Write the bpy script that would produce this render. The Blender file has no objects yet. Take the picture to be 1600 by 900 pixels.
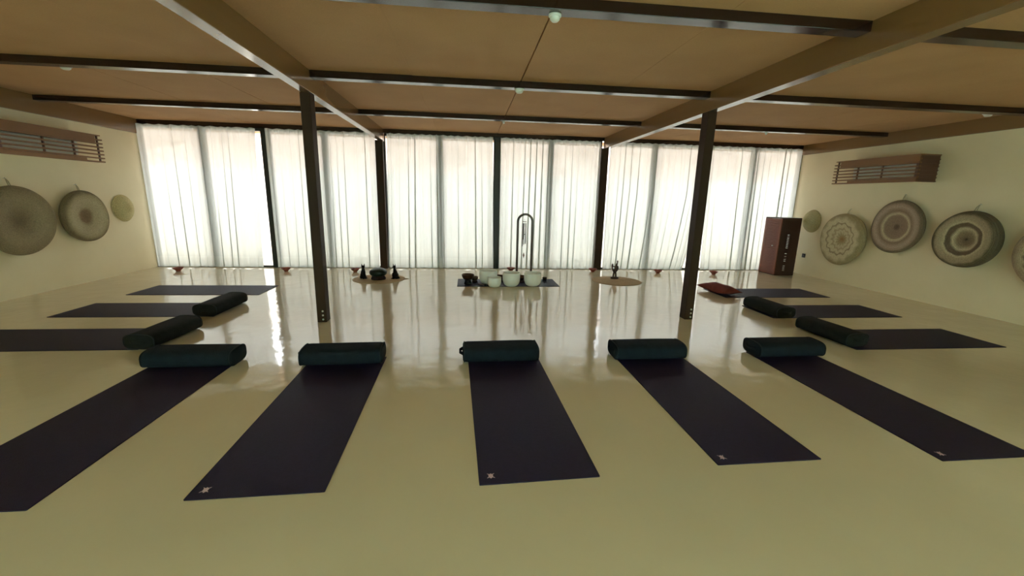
import bpy, bmesh, math, random
from mathutils import Vector, Matrix
random.seed(7)
PI = math.pi
scene = bpy.context.scene
COL = scene.collection

# ------------------------------------------------------------------ room measures
H = 1.48
XL, XR, YB, YF = -6.085, 7.242, 8.762, -1.9
ZC, ZJ, ZB = 2.735, 2.665, 2.52          # ceiling, joist underside, beam underside

# ------------------------------------------------------------------ materials
def new_mat(name):
    m = bpy.data.materials.new(name); m.use_nodes = True
    nt = m.node_tree; nt.nodes.clear()
    out = nt.nodes.new('ShaderNodeOutputMaterial')
    return m, nt, out

def N(nt, t, **kw):
    n = nt.nodes.new(t)
    for k, v in kw.items():
        if k in n.inputs.keys():
            n.inputs[k].default_value = v
        else:
            setattr(n, k, v)
    return n

def mat(name, c1, c2=None, rough=.6, scale=8, stretch=(1, 1, 1), bump=0., bscale=None, detail=4, spec=.5, coat=0., coat_rough=.1, metal=0., sheen=0.):
    m, nt, out = new_mat(name)
    b = N(nt, 'ShaderNodeBsdfPrincipled', Roughness=rough, Metallic=metal)
    b.inputs['Specular IOR Level'].default_value = spec
    b.inputs['Coat Weight'].default_value = coat
    b.inputs['Coat Roughness'].default_value = coat_rough
    b.inputs['Sheen Weight'].default_value = sheen
    tc = N(nt, 'ShaderNodeTexCoord'); mp = N(nt, 'ShaderNodeMapping'); mp.inputs['Scale'].default_value = stretch
    nt.links.new(tc.outputs['Object'], mp.inputs['Vector'])
    if c2:
        no = N(nt, 'ShaderNodeTexNoise', Scale=scale, Detail=detail)
        nt.links.new(mp.outputs[0], no.inputs['Vector'])
        cr = N(nt, 'ShaderNodeValToRGB')
        cr.color_ramp.elements[0].position = .3; cr.color_ramp.elements[1].position = .7
        cr.color_ramp.elements[0].color = (*c1, 1); cr.color_ramp.elements[1].color = (*c2, 1)
        nt.links.new(no.outputs['Fac'], cr.inputs['Fac'])
        nt.links.new(cr.outputs['Color'], b.inputs['Base Color'])
    else:
        b.inputs['Base Color'].default_value = (*c1, 1)
    if bump:
        nb = N(nt, 'ShaderNodeTexNoise', Scale=bscale or scale * 4, Detail=3)
        nt.links.new(mp.outputs[0], nb.inputs['Vector'])
        bp = N(nt, 'ShaderNodeBump', Strength=bump, Distance=.01)
        nt.links.new(nb.outputs['Fac'], bp.inputs['Height'])
        nt.links.new(bp.outputs[0], b.inputs['Normal'])
    nt.links.new(b.outputs[0], out.inputs['Surface'])
    return m

M = {}
M['wall'] = mat('cream plaster', (.83, .70, .47), (.87, .74, .51), .75, 2.2, bump=.15, bscale=60)
M['beam'] = mat('brown beam wood', (.19, .098, .034), (.25, .135, .050), .24, 3, (1, .06, 1), bump=.02, bscale=20, spec=.6, coat=.35, coat_rough=.12)
M['joist'] = mat('dark joist wood', (.012, .0035, .002), (.018, .006, .0035), .22, 3, (.06, 1, 1), bump=.02, bscale=20, spec=.45, coat=.4, coat_rough=.12)
M['post'] = mat('dark post wood', (.030, .014, .008), (.050, .026, .014), .5, 3, (1, 1, .06), bump=.08, bscale=25, spec=.12)
M['frame'] = mat('dark window frame', (.012, .010, .008), (.02, .017, .013), .5, 4)
M['steel'] = mat('bolt steel', (.75, .74, .72), rough=.3, metal=1)
M['white_plastic'] = mat('white plastic', (.75, .74, .68), rough=.4)
M['black_plastic'] = mat('black plastic', (.02, .017, .014), rough=.4)
M['mat'] = mat('dark purple mat rubber', (.010, .006, .030), (.015, .009, .040), .6, 40, bump=.25, bscale=240, spec=.28)
M['logo'] = mat('pale mat print', (.75, .55, .60), rough=.6)
M['bolster'] = mat('dark teal bolster cloth', (.007, .011, .016), (.011, .017, .024), .9, 14, bump=.35, bscale=120, spec=.15)
M['bolster_grey'] = mat('charcoal bolster cloth', (.010, .011, .010), (.017, .018, .016), .9, 14, bump=.35, bscale=120, spec=.15)
M['piping'] = mat('bolster seam piping', (.006, .012, .016), rough=.8)
M['red_cloth'] = mat('dull red cushion cloth', (.16, .030, .024), (.21, .045, .034), .85, 12, bump=.4, bscale=90, spec=.2)
M['terracotta'] = mat('red terracotta', (.22, .045, .03), (.30, .07, .045), .5, 20)
M['wax'] = mat('pale wax', (.75, .68, .52), rough=.5)
M['crystal'] = mat('frosted white quartz', (.80, .77, .72), (.84, .81, .76), .42, 10, bump=.06, bscale=200)
M['bronze'] = mat('dark bronze', (.10, .055, .035), (.16, .09, .05), .28, 30, metal=.85, bump=.25, bscale=60)
M['black_cloth'] = mat('black cloth pad', (.01, .01, .013), rough=.85)
M['cushion_maroon'] = mat('dark maroon pad', (.030, .010, .012), rough=.8)
M['chime_wood'] = mat('reddish dark wood', (.060, .024, .015), (.10, .042, .026), .4, 3, (1, 1, .1))
M['chime_metal'] = mat('dark chime metal', (.16, .14, .15), rough=.3, metal=.9)
M['jute'] = mat('jute weave', (.40, .28, .15), (.50, .36, .20), .9, 30, bump=.3, bscale=160)
M['cat'] = mat('black figurine lacquer', (.006, .004, .004), rough=.5, spec=.15)
M['stone_green'] = mat('dark green glazed metal', (.006, .014, .010), (.012, .024, .016), .38, 6, spec=.35)
M['sculpt'] = mat('carved dark wood', (.055, .022, .014), (.09, .038, .022), .45, 30, bump=.2)
M['cabinet'] = mat('reddish brown cabinet wood', (.21, .060, .036), (.28, .085, .050), .42, 3, (1, 1, .2), bump=.05, bscale=18)
M['cabinet_dark'] = mat('dark cabinet side wood', (.030, .009, .006), (.045, .013, .009), .45, 3, (1, 1, .2))  # same cabinet wood, shade away from the window put into the colour
M['cover'] = mat('brown slat wood', (.21, .098, .036), (.29, .14, .055), .6, 4, (1, .15, 1))
M['cover_dark'] = mat('dark end slat wood', (.09, .035, .022), (.13, .05, .03), .5, 4, (.15, 1, 1))
M['ground'] = mat('pale sand', (.52, .47, .38), (.62, .57, .48), .9, 3, bump=.2)

# woven ceiling
def ceiling_mat():
    m, nt, out = new_mat('tan woven ceiling board')
    b = N(nt, 'ShaderNodeBsdfPrincipled', Roughness=.8)
    b.inputs['Specular IOR Level'].default_value = .25
    tc = N(nt, 'ShaderNodeTexCoord')
    n1 = N(nt, 'ShaderNodeTexNoise', Scale=1.3, Detail=3); n2 = N(nt, 'ShaderNodeTexNoise', Scale=90, Detail=2)
    nt.links.new(tc.outputs['Object'], n1.inputs['Vector']); nt.links.new(tc.outputs['Object'], n2.inputs['Vector'])
    ad = N(nt, 'ShaderNodeMath', operation='ADD'); nt.links.new(n1.outputs['Fac'], ad.inputs[0])
    mu = N(nt, 'ShaderNodeMath', operation='MULTIPLY'); mu.inputs[1].default_value = .5
    nt.links.new(n2.outputs['Fac'], mu.inputs[0]); nt.links.new(mu.outputs[0], ad.inputs[1])
    cr = N(nt, 'ShaderNodeValToRGB'); cr.color_ramp.elements[0].position = .5; cr.color_ramp.elements[1].position = 1.0
    cr.color_ramp.elements[0].color = (.48, .27, .125, 1); cr.color_ramp.elements[1].color = (.57, .33, .165, 1)
    nt.links.new(ad.outputs[0], cr.inputs['Fac']); nt.links.new(cr.outputs['Color'], b.inputs['Base Color'])
    bp = N(nt, 'ShaderNodeBump', Strength=.2, Distance=.004); nt.links.new(n2.outputs['Fac'], bp.inputs['Height'])
    nt.links.new(bp.outputs[0], b.inputs['Normal']); nt.links.new(b.outputs[0], out.inputs['Surface'])
    return m
M['ceiling'] = ceiling_mat()

# glossy poured floor, faintly wavy
def floor_mat():
    m, nt, out = new_mat('glossy cream poured floor')
    b = N(nt, 'ShaderNodeBsdfPrincipled', Roughness=.17)
    b.inputs['Specular IOR Level'].default_value = .95
    tc = N(nt, 'ShaderNodeTexCoord')
    n1 = N(nt, 'ShaderNodeTexNoise', Scale=.8, Detail=3)
    n2 = N(nt, 'ShaderNodeTexNoise', Scale=4.0, Detail=3); n3 = N(nt, 'ShaderNodeTexNoise', Scale=1.5, Detail=2)
    for n in (n1, n2, n3): nt.links.new(tc.outputs['Object'], n.inputs['Vector'])
    cr = N(nt, 'ShaderNodeValToRGB'); cr.color_ramp.elements[0].position = .3; cr.color_ramp.elements[1].position = .7
    cr.color_ramp.elements[0].color = (.69, .60, .425, 1); cr.color_ramp.elements[1].color = (.75, .65, .465, 1)
    nt.links.new(n1.outputs['Fac'], cr.inputs['Fac']); nt.links.new(cr.outputs['Color'], b.inputs['Base Color'])
    r = N(nt, 'ShaderNodeMapRange'); r.inputs['To Min'].default_value = .05; r.inputs['To Max'].default_value = .13
    nt.links.new(n3.outputs['Fac'], r.inputs['Value']); nt.links.new(r.outputs[0], b.inputs['Roughness'])
    bp = N(nt, 'ShaderNodeBump', Strength=.2, Distance=.02); nt.links.new(n2.outputs['Fac'], bp.inputs['Height'])
    nt.links.new(bp.outputs[0], b.inputs['Normal']); nt.links.new(b.outputs[0], out.inputs['Surface'])
    return m
M['floor'] = floor_mat()

def curtain_mat(name, transp, trans, diff):
    m, nt, out = new_mat(name)
    t = N(nt, 'ShaderNodeBsdfTransparent'); t.inputs['Color'].default_value = (.97, .98, .97, 1)
    tl = N(nt, 'ShaderNodeBsdfTranslucent'); tl.inputs['Color'].default_value = (.56, .58, .57, 1)
    d = N(nt, 'ShaderNodeBsdfDiffuse'); d.inputs['Color'].default_value = (.82, .82, .76, 1)
    m1 = N(nt, 'ShaderNodeMixShader'); m1.inputs[0].default_value = diff / (diff + trans)
    nt.links.new(tl.outputs[0], m1.inputs[1]); nt.links.new(d.outputs[0], m1.inputs[2])
    m2 = N(nt, 'ShaderNodeMixShader')
    # fine weave varies how much shows through
    tc = N(nt, 'ShaderNodeTexCoord'); mp = N(nt, 'ShaderNodeMapping'); mp.inputs['Scale'].default_value = (60, 1, 6)
    n = N(nt, 'ShaderNodeTexNoise', Scale=1., Detail=3)
    nt.links.new(tc.outputs['Object'], mp.inputs['Vector']); nt.links.new(mp.outputs[0], n.inputs['Vector'])
    r = N(nt, 'ShaderNodeMapRange'); r.inputs['To Min'].default_value = 1 - transp - .035; r.inputs['To Max'].default_value = 1 - transp + .035
    nt.links.new(n.outputs['Fac'], r.inputs['Value']); nt.links.new(r.outputs[0], m2.inputs[0])
    nt.links.new(t.outputs[0], m2.inputs[1]); nt.links.new(m1.outputs[0], m2.inputs[2])
    nt.links.new(m2.outputs[0], out.inputs['Surface'])
    return m
M['curtain'] = curtain_mat('sheer white curtain', .11, .60, .25)
M['hem'] = curtain_mat('doubled curtain hem', .08, .50, .35)

def glass_mat(name, col):
    m, nt, out = new_mat(name)
    t = N(nt, 'ShaderNodeBsdfTransparent'); t.inputs['Color'].default_value = (*col, 1)
    g = N(nt, 'ShaderNodeBsdfGlossy', Roughness=.02)
    fr = N(nt, 'ShaderNodeFresnel'); fr.inputs['IOR'].default_value = 1.45
    mx = N(nt, 'ShaderNodeMixShader')
    nt.links.new(fr.outputs[0], mx.inputs[0]); nt.links.new(t.outputs[0], mx.inputs[1]); nt.links.new(g.outputs[0], mx.inputs[2])
    nt.links.new(mx.outputs[0], out.inputs['Surface'])
    return m
M['glass'] = glass_mat('clear window glass', (.97, .99, .98))
def frosted_mat(name, col):
    m, nt, out = new_mat(name)
    t = N(nt, 'ShaderNodeBsdfTranslucent'); t.inputs['Color'].default_value = (*col, 1)
    g = N(nt, 'ShaderNodeBsdfGlossy', Roughness=.3)
    mx = N(nt, 'ShaderNodeMixShader'); mx.inputs[0].default_value = .06
    nt.links.new(t.outputs[0], mx.inputs[1]); nt.links.new(g.outputs[0], mx.inputs[2]); nt.links.new(mx.outputs[0], out.inputs['Surface'])
    return m
M['green_glass'] = frosted_mat('frosted greenish door glass', (.76, .90, .86))  # added panes behind the camera; frosting and green tint shape the fill light

def quartz():
    m, nt, out = new_mat('frosted white quartz')
    b = N(nt, 'ShaderNodeBsdfPrincipled', Roughness=.38); tl = N(nt, 'ShaderNodeBsdfTranslucent')
    tc = N(nt, 'ShaderNodeTexCoord'); n = N(nt, 'ShaderNodeTexNoise', Scale=9., Detail=3); nt.links.new(tc.outputs['Object'], n.inputs['Vector'])
    cr = N(nt, 'ShaderNodeValToRGB'); cr.color_ramp.elements[0].color = (.90, .87, .83, 1); cr.color_ramp.elements[1].color = (.96, .94, .90, 1)
    nt.links.new(n.outputs['Fac'], cr.inputs['Fac']); nt.links.new(cr.outputs[0], b.inputs['Base Color']); nt.links.new(cr.outputs[0], tl.inputs['Color'])
    mx = N(nt, 'ShaderNodeMixShader'); mx.inputs[0].default_value = .12
    nt.links.new(b.outputs[0], mx.inputs[1]); nt.links.new(tl.outputs[0], mx.inputs[2]); nt.links.new(mx.outputs[0], out.inputs['Surface'])
    return m
M['crystal'] = quartz()

# concentric woven tray: stops = [(radius fraction, colour)], R, wobble
def weave_mat(name, stops, R, wob=0., zig=0):
    m, nt, out = new_mat(name)
    b = N(nt, 'ShaderNodeBsdfPrincipled', Roughness=.85); b.inputs['Specular IOR Level'].default_value = .2
    tc = N(nt, 'ShaderNodeTexCoord'); sp = N(nt, 'ShaderNodeSeparateXYZ'); nt.links.new(tc.outputs['Object'], sp.inputs[0])
    cb = N(nt, 'ShaderNodeCombineXYZ'); nt.links.new(sp.outputs[0], cb.inputs[0]); nt.links.new(sp.outputs[1], cb.inputs[1])
    ln = N(nt, 'ShaderNodeVectorMath', operation='LENGTH'); nt.links.new(cb.outputs[0], ln.inputs[0])
    dv = N(nt, 'ShaderNodeMath', operation='DIVIDE'); dv.inputs[1].default_value = R; nt.links.new(ln.outputs['Value'], dv.inputs[0])
    last = dv.outputs[0]
    no = N(nt, 'ShaderNodeTexNoise', Scale=9, Detail=3); nt.links.new(tc.outputs['Object'], no.inputs['Vector'])
    ma = N(nt, 'ShaderNodeMath', operation='MULTIPLY_ADD'); ma.inputs[1].default_value = .05 + wob; nt.links.new(no.outputs['Fac'], ma.inputs[0]); nt.links.new(last, ma.inputs[2])
    last = ma.outputs[0]
    if zig:
        at = N(nt, 'ShaderNodeMath', operation='ARCTAN2'); nt.links.new(sp.outputs[0], at.inputs[0]); nt.links.new(sp.outputs[1], at.inputs[1])
        m1 = N(nt, 'ShaderNodeMath', operation='MULTIPLY'); m1.inputs[1].default_value = zig; nt.links.new(at.outputs[0], m1.inputs[0])
        s = N(nt, 'ShaderNodeMath', operation='SINE'); nt.links.new(m1.outputs[0], s.inputs[0])
        m3 = N(nt, 'ShaderNodeMath', operation='MULTIPLY_ADD'); m3.inputs[1].default_value = .03; nt.links.new(s.outputs[0], m3.inputs[0]); nt.links.new(last, m3.inputs[2]); last = m3.outputs[0]
    cr = N(nt, 'ShaderNodeValToRGB'); els = cr.color_ramp.elements
    els[0].position = stops[0][0]; els[0].color = (*stops[0][1], 1); els[1].position = stops[-1][0]; els[1].color = (*stops[-1][1], 1)
    for p, c in stops[1:-1]:
        e = els.new(p); e.color = (*c, 1)
    nt.links.new(last, cr.inputs['Fac'])
    # coil ribs, radial stitches
    m4 = N(nt, 'ShaderNodeMath', operation='MULTIPLY'); m4.inputs[1].default_value = R * 2 * PI / .016; nt.links.new(dv.outputs[0], m4.inputs[0])
    s2 = N(nt, 'ShaderNodeMath', operation='SINE'); nt.links.new(m4.outputs[0], s2.inputs[0])
    n5 = N(nt, 'ShaderNodeTexNoise', Scale=70, Detail=2); nt.links.new(tc.outputs['Object'], n5.inputs['Vector'])
    a5 = N(nt, 'ShaderNodeMath', operation='MULTIPLY_ADD'); a5.inputs[1].default_value = 3; nt.links.new(n5.outputs['Fac'], a5.inputs[0]); nt.links.new(s2.outputs[0], a5.inputs[2])
    bp = N(nt, 'ShaderNodeBump', Strength=.7, Distance=.004); nt.links.new(a5.outputs[0], bp.inputs['Height'])
    hs = N(nt, 'ShaderNodeHueSaturation'); mr = N(nt, 'ShaderNodeMapRange'); mr.inputs['To Min'].default_value = .75; mr.inputs['To Max'].default_value = 1.75
    nt.links.new(n5.outputs['Fac'], mr.inputs['Value']); nt.links.new(mr.outputs[0], hs.inputs['Value'])
    nt.links.new(cr.outputs['Color'], hs.inputs['Color']); nt.links.new(hs.outputs[0], b.inputs['Base Color'])
    nt.links.new(bp.outputs[0], b.inputs['Normal']); nt.links.new(b.outputs[0], out.inputs['Surface'])
    return m

def rock_mat(name, c1, c2, c3, scale):
    m, nt, out = new_mat(name)
    b = N(nt, 'ShaderNodeBsdfPrincipled', Roughness=.95)
    tc = N(nt, 'ShaderNodeTexCoord'); v = N(nt, 'ShaderNodeTexVoronoi', Scale=scale); n = N(nt, 'ShaderNodeTexNoise', Scale=scale * .5, Detail=6)
    nt.links.new(tc.outputs['Object'], v.inputs['Vector']); nt.links.new(tc.outputs['Object'], n.inputs['Vector'])
    cr = N(nt, 'ShaderNodeValToRGB'); cr.color_ramp.elements[0].position = .3; cr.color_ramp.elements[1].position = .75
    cr.color_ramp.elements[0].color = (*c1, 1); cr.color_ramp.elements[1].color = (*c3, 1)
    e = cr.color_ramp.elements.new(.5); e.color = (*c2, 1)
    mx = N(nt, 'ShaderNodeMath', operation='MULTIPLY_ADD'); mx.inputs[1].default_value = .3
    nt.links.new(v.outputs['Distance'], mx.inputs[0]); nt.links.new(n.outputs['Fac'], mx.inputs[2]); nt.links.new(mx.outputs[0], cr.inputs['Fac'])
    nt.links.new(cr.outputs['Color'], b.inputs['Base Color'])
    bp = N(nt, 'ShaderNodeBump', Strength=.6, Distance=.1); nt.links.new(n.outputs['Fac'], bp.inputs['Height']); nt.links.new(bp.outputs[0], b.inputs['Normal'])
    nt.links.new(b.outputs[0], out.inputs['Surface'])
    return m
M['rock'] = rock_mat('pinkish brown rock', (.26, .19, .16), (.45, .35, .30), (.58, .47, .41), 1.4)
M['garden_wall'] = rock_mat('whitewashed stone wall', (.66, .60, .54), (.80, .78, .74), (.84, .83, .80), 3.5)

# ------------------------------------------------------------------ mesh helpers
def obj(name, bm, m, parent=None, smooth=False, recalc=True):
    if recalc: bmesh.ops.recalc_face_normals(bm, faces=bm.faces)
    me = bpy.data.meshes.new(name); bm.to_mesh(me); bm.free()
    if m: me.materials.append(m)
    if smooth:
        for p in me.polygons: p.use_smooth = True
    o = bpy.data.objects.new(name, me); COL.objects.link(o)
    if parent: o.parent = parent
    return o

def bevel(o, w=.004, seg=2):
    md = o.modifiers.new('bevel', 'BEVEL'); md.width = w; md.segments = seg; md.limit_method = 'ANGLE'; return o

def box(bm, x0, x1, y0, y1, z0, z1, rot=None, piv=None):
    v = [bm.verts.new((x, y, z)) for x in (x0, x1) for y in (y0, y1) for z in (z0, z1)]
    for f in ((0, 1, 3, 2), (4, 6, 7, 5), (0, 4, 5, 1), (2, 3, 7, 6), (0, 2, 6, 4), (1, 5, 7, 3)):
        bm.faces.new([v[i] for i in f])
    if rot is not None:
        p = Vector(piv or ((x0 + x1) / 2, (y0 + y1) / 2, (z0 + z1) / 2))
        for w in v: w.co = rot @ (w.co - p) + p
    return v

def boxes(*bs):
    bm = bmesh.new()
    for b in bs: box(bm, *b)
    return bm

def lathe(bm, prof, seg=40, c=(0, 0, 0), cap=True, sq=None):
    """prof = [(r, z)]; revolve about z"""
    rings = []
    for r, z in prof:
        if r < 1e-6: rings.append([bm.verts.new((c[0], c[1], c[2] + z))])
        else: rings.append([bm.verts.new((c[0] + r * math.cos(2 * PI * k / seg), c[1] + r * math.sin(2 * PI * k / seg), c[2] + z)) for k in range(seg)])
    for a, b in zip(rings, rings[1:]):
        for k in range(seg):
            k2 = (k + 1) % seg
            if len(a) == 1 and len(b) == 1: continue
            if len(a) == 1: bm.faces.new((a[0], b[k], b[k2]))
            elif len(b) == 1: bm.faces.new((a[k], a[k2], b[0]))
            else: bm.faces.new((a[k], a[k2], b[k2], b[k]))
    return bm

def tube(bm, pts, r, seg=10, closed=False, radii=None):
    pts = [Vector(p) for p in pts]; n = len(pts); rings = []
    up = Vector((0, 0, 1)); prevn = None
    for i, p in enumerate(pts):
        if closed: t = (pts[(i + 1) % n] - pts[i - 1]).normalized()
        else: t = (pts[min(i + 1, n - 1)] - pts[max(i - 1, 0)]).normalized()
        if prevn is None:
            a = up if abs(t.dot(up)) < .9 else Vector((1, 0, 0)); nrm = (a - t * a.dot(t)).normalized()
        else: nrm = (prevn - t * prevn.dot(t)).normalized()
        prevn = nrm; bi = t.cross(nrm); rr = radii[i] if radii else r
        rings.append([bm.verts.new(p + (nrm * math.cos(2 * PI * k / seg) + bi * math.sin(2 * PI * k / seg)) * rr) for k in range(seg)])
    rng = range(n) if closed else range(n - 1)
    for i in rng:
        a, b = rings[i], rings[(i + 1) % n]
        for k in range(seg): bm.faces.new((a[k], a[(k + 1) % seg], b[(k + 1) % seg], b[k]))
    if not closed:
        bm.faces.new(rings[0][::-1]); bm.faces.new(rings[-1])
    return bm

def empty(name, loc, rz=0):
    o = bpy.data.objects.new(name, None); COL.objects.link(o); o.location = loc; o.rotation_euler = (0, 0, rz)
    o.empty_display_size = .1
    return o

def tag(o, label, cat, group=None):
    o['label'] = label; o['category'] = cat
    if group: o['group'] = group
    return o

def struct(o):
    o['kind'] = 'structure'; return o

def dup(o, parent=None):
    c = o.copy(); COL.objects.link(c)
    if parent: c.parent = parent
    for ch in list(o.children): dup(ch, c)
    return c

# ------------------------------------------------------------------ room shell
struct(obj('floor', boxes((XL - .3, XR + .3, YF - .3, YB + .25, -.2, 0)), M['floor']))
struct(obj('wall_left', boxes((XL - .2, XL, YF - .2, YB + .1, 0, ZC + .02)), M['wall']))
struct(obj('wall_right', boxes((XR, XR + .2, YF - .2, YB + .1, 0, ZC + .02)), M['wall']))
# front wall (behind the camera) with an unseen glazed opening added for fill light
DX0, DX1, DZ = -5.6, 6.8, 2.4
struct(obj('wall_front', boxes((XL, DX0, YF - .2, YF, 0, ZC + .02), (DX1, XR, YF - .2, YF, 0, ZC + .02), (DX0, DX1, YF - .2, YF, DZ, ZC + .02)), M['wall']))
nd = 4; w = (DX1 - DX0) / nd
for i in range(nd):
    a = DX0 + i * w; b = a + w
    d = struct(obj('door_%d' % (i + 1), boxes((a, a + .06, YF - .14, YF - .08, 0, DZ), (b - .06, b, YF - .14, YF - .08, 0, DZ), (a + .06, b - .06, YF - .14, YF - .08, DZ - .06, DZ), (a + .06, b - .06, YF - .14, YF - .08, 0, .06)), M['frame']))
    obj('door_pane', boxes((a + .06, b - .06, YF - .113, YF - .107, .06, DZ - .06)), M['green_glass'], d)

# ceiling boards with thin seams, roof slab above, unseen overhangs added to block sky and sun
bm = bmesh.new()
joists = [-.90, 1.065, 3.03, 4.995, 6.96]       # far faces of the cross joists
seams_mid = [-.6, .57, 1.74]; seams_left = [-5.15, -4.04, -2.87]; seams_right = [4.06, 5.2, 6.25]
xs = [XL - .1] + seams_left + [-1.71] + seams_mid + [2.83] + seams_right + [XR + .1]
ys = [YF - .1] + [j - .06 for j in joists] + [YB + .2]
for i, (a, b) in enumerate(zip(xs, xs[1:])):
    for c, d in zip(ys, ys[1:]):
        g0 = .007 if abs(a - .57) < .01 else .0015; g1 = .007 if abs(b - .57) < .01 else .0015
        dz = random.uniform(-.002, .002)
        box(bm, a + g0, b - g1, c + .001, d - .001, ZC + dz, ZC + .02)
box(bm, XL - 3.5, XR + 3.5, YF - 1.3, YB + 1.5, ZC + .02, ZC + .22)
struct(obj('ceiling', bm, M['ceiling']))

# ------------------------------------------------------------------ ceiling timber
def beam(x0, x1, z0, label, group):
    o = obj('ceiling_beam', boxes((x0, x1, YF, YB - .02, z0, ZC + .01)), M['beam'])
    bevel(o, .004); tag(o, label, 'beam', group)
BLx = (-1.756, -1.648); BRx = (2.775, 2.892)
beam(*BLx, ZB, 'long brown wooden ceiling beam resting on the left post, running to the curtains', 'long ceiling beams')
beam(*BRx, ZB, 'long brown wooden ceiling beam resting on the right post, running to the curtains', 'long ceiling beams')
beam(XL, XL + .05, 2.485, 'brown wooden beam along the top of the left wall', 'long ceiling beams')
beam(XR - .04, XR, 2.535, 'brown wooden beam along the top of the right wall', 'long ceiling beams')
JS = [('nearest to the camera', 3.03), ('second from the curtains, at the posts', 4.995), ('closest to the curtains', 6.96), ('', 1.065)]
for desc, yf in JS:
    for a, b, bay in ((XL + .05, BLx[0], 'left'), (BLx[1], BRx[0], 'middle'), (BRx[1], XR - .04, 'right')):
        if yf < 2 or (yf < 4 and bay == 'left'): continue
        o = obj('ceiling_joist', boxes((a, b, yf - .115, yf, ZJ, ZC + .01)), M['joist'])
        bevel(o, .003); tag(o, 'dark cross joist in the %s ceiling bay, %s' % (bay, desc), 'joist', 'dark cross joists')

# ------------------------------------------------------------------ back window wall: six windows
MU = [XL, -3.86, -1.70, .578, 2.80, 5.02, XR]
MH = {0: .02, 1: .055, 2: .05, 3: .048, 4: .05, 5: .055, 6: .02}
for i in range(6):
    a = MU[i] + MH[i]; b = MU[i + 1] - MH[i + 1]
    f = struct(obj('window_%d' % (i + 1), boxes((a, a + .022, YB, YB + .08, 0, ZJ), (b - .022, b, YB, YB + .08, 0, ZJ), (a, b, YB, YB + .08, 0, .03), (a, b, YB, YB + .08, ZJ - .05, ZJ)), M['frame']))
    c = (a + b) / 2
    obj('window_stile', boxes((c - .055, c + .055, YB + .005, YB + .07, .03, ZJ - .05)), M['frame'], f)
    for s, (p, q) in enumerate(((a + .022, c - .055), (c + .055, b - .022))):
        obj('window_pane', boxes((p, q, YB + .035, YB + .041, .03, ZJ - .05)), M['glass'], f)
# mullions between the windows and the header above the curtains
for k, i in enumerate((1, 3, 5)):
    struct(obj('trim_%d' % (k + 1), boxes((MU[i] - MH[i], MU[i] + MH[i], YB - .04, YB + .09, 0, ZJ)), M['frame']))
o = struct(obj('trim_4', boxes((XL, XR, YB - .06, YB + .12, ZJ, ZC + .005)), M['joist']))
struct(obj('trim_5', boxes((XL, XL + .02, YB - .02, YB + .1, 0, ZJ)), M['frame']))
struct(obj('trim_6', boxes((XR - .02, XR, YB - .02, YB + .1, 0, ZJ)), M['frame']))

# ------------------------------------------------------------------ posts
def post(x0, x1, y0, y1, z1, label, bolts):
    c = ((x0 + x1) / 2, (y0 + y1) / 2)
    r = tag(empty('wooden_post', (c[0], c[1], 0)), label, 'post', 'dark wooden posts')
    hx, hy = (x1 - x0) / 2, (y1 - y0) / 2
    bevel(obj('shaft', boxes((-hx, hx, -hy, hy, 0, z1)), M['post'], r), .004)
    for bx, bz in bolts:
        b = bmesh.new(); lathe(b, [(0, 0), (.011, 0), (.011, .006), (.006, .009), (0, .009)], 12)
        q = obj('bolt', b, M['steel'], r, True); q.rotation_euler = (PI / 2, 0, 0); q.location = (bx, -hy, bz)
post(-1.765, -1.660, 4.885, 5.02, ZB, 'dark wooden post in the left half of the room, bolted at its foot', [(.015, .035), (.015, .085), (.015, .135)])
post(2.775, 2.885, 4.885, 5.02, ZB, 'dark wooden post in the right half of the room, beside the red cushion', [(.02, .035), (.02, .085), (.02, .135)])
post(-1.800, -1.655, YB - .11, YB + .05, ZB, 'dark wooden post among the curtains, left of the windows facing the room centre', [])
post(2.705, 2.865, YB - .11, YB + .05, ZB, 'dark wooden post among the curtains, right of the wind chime', [])

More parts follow.
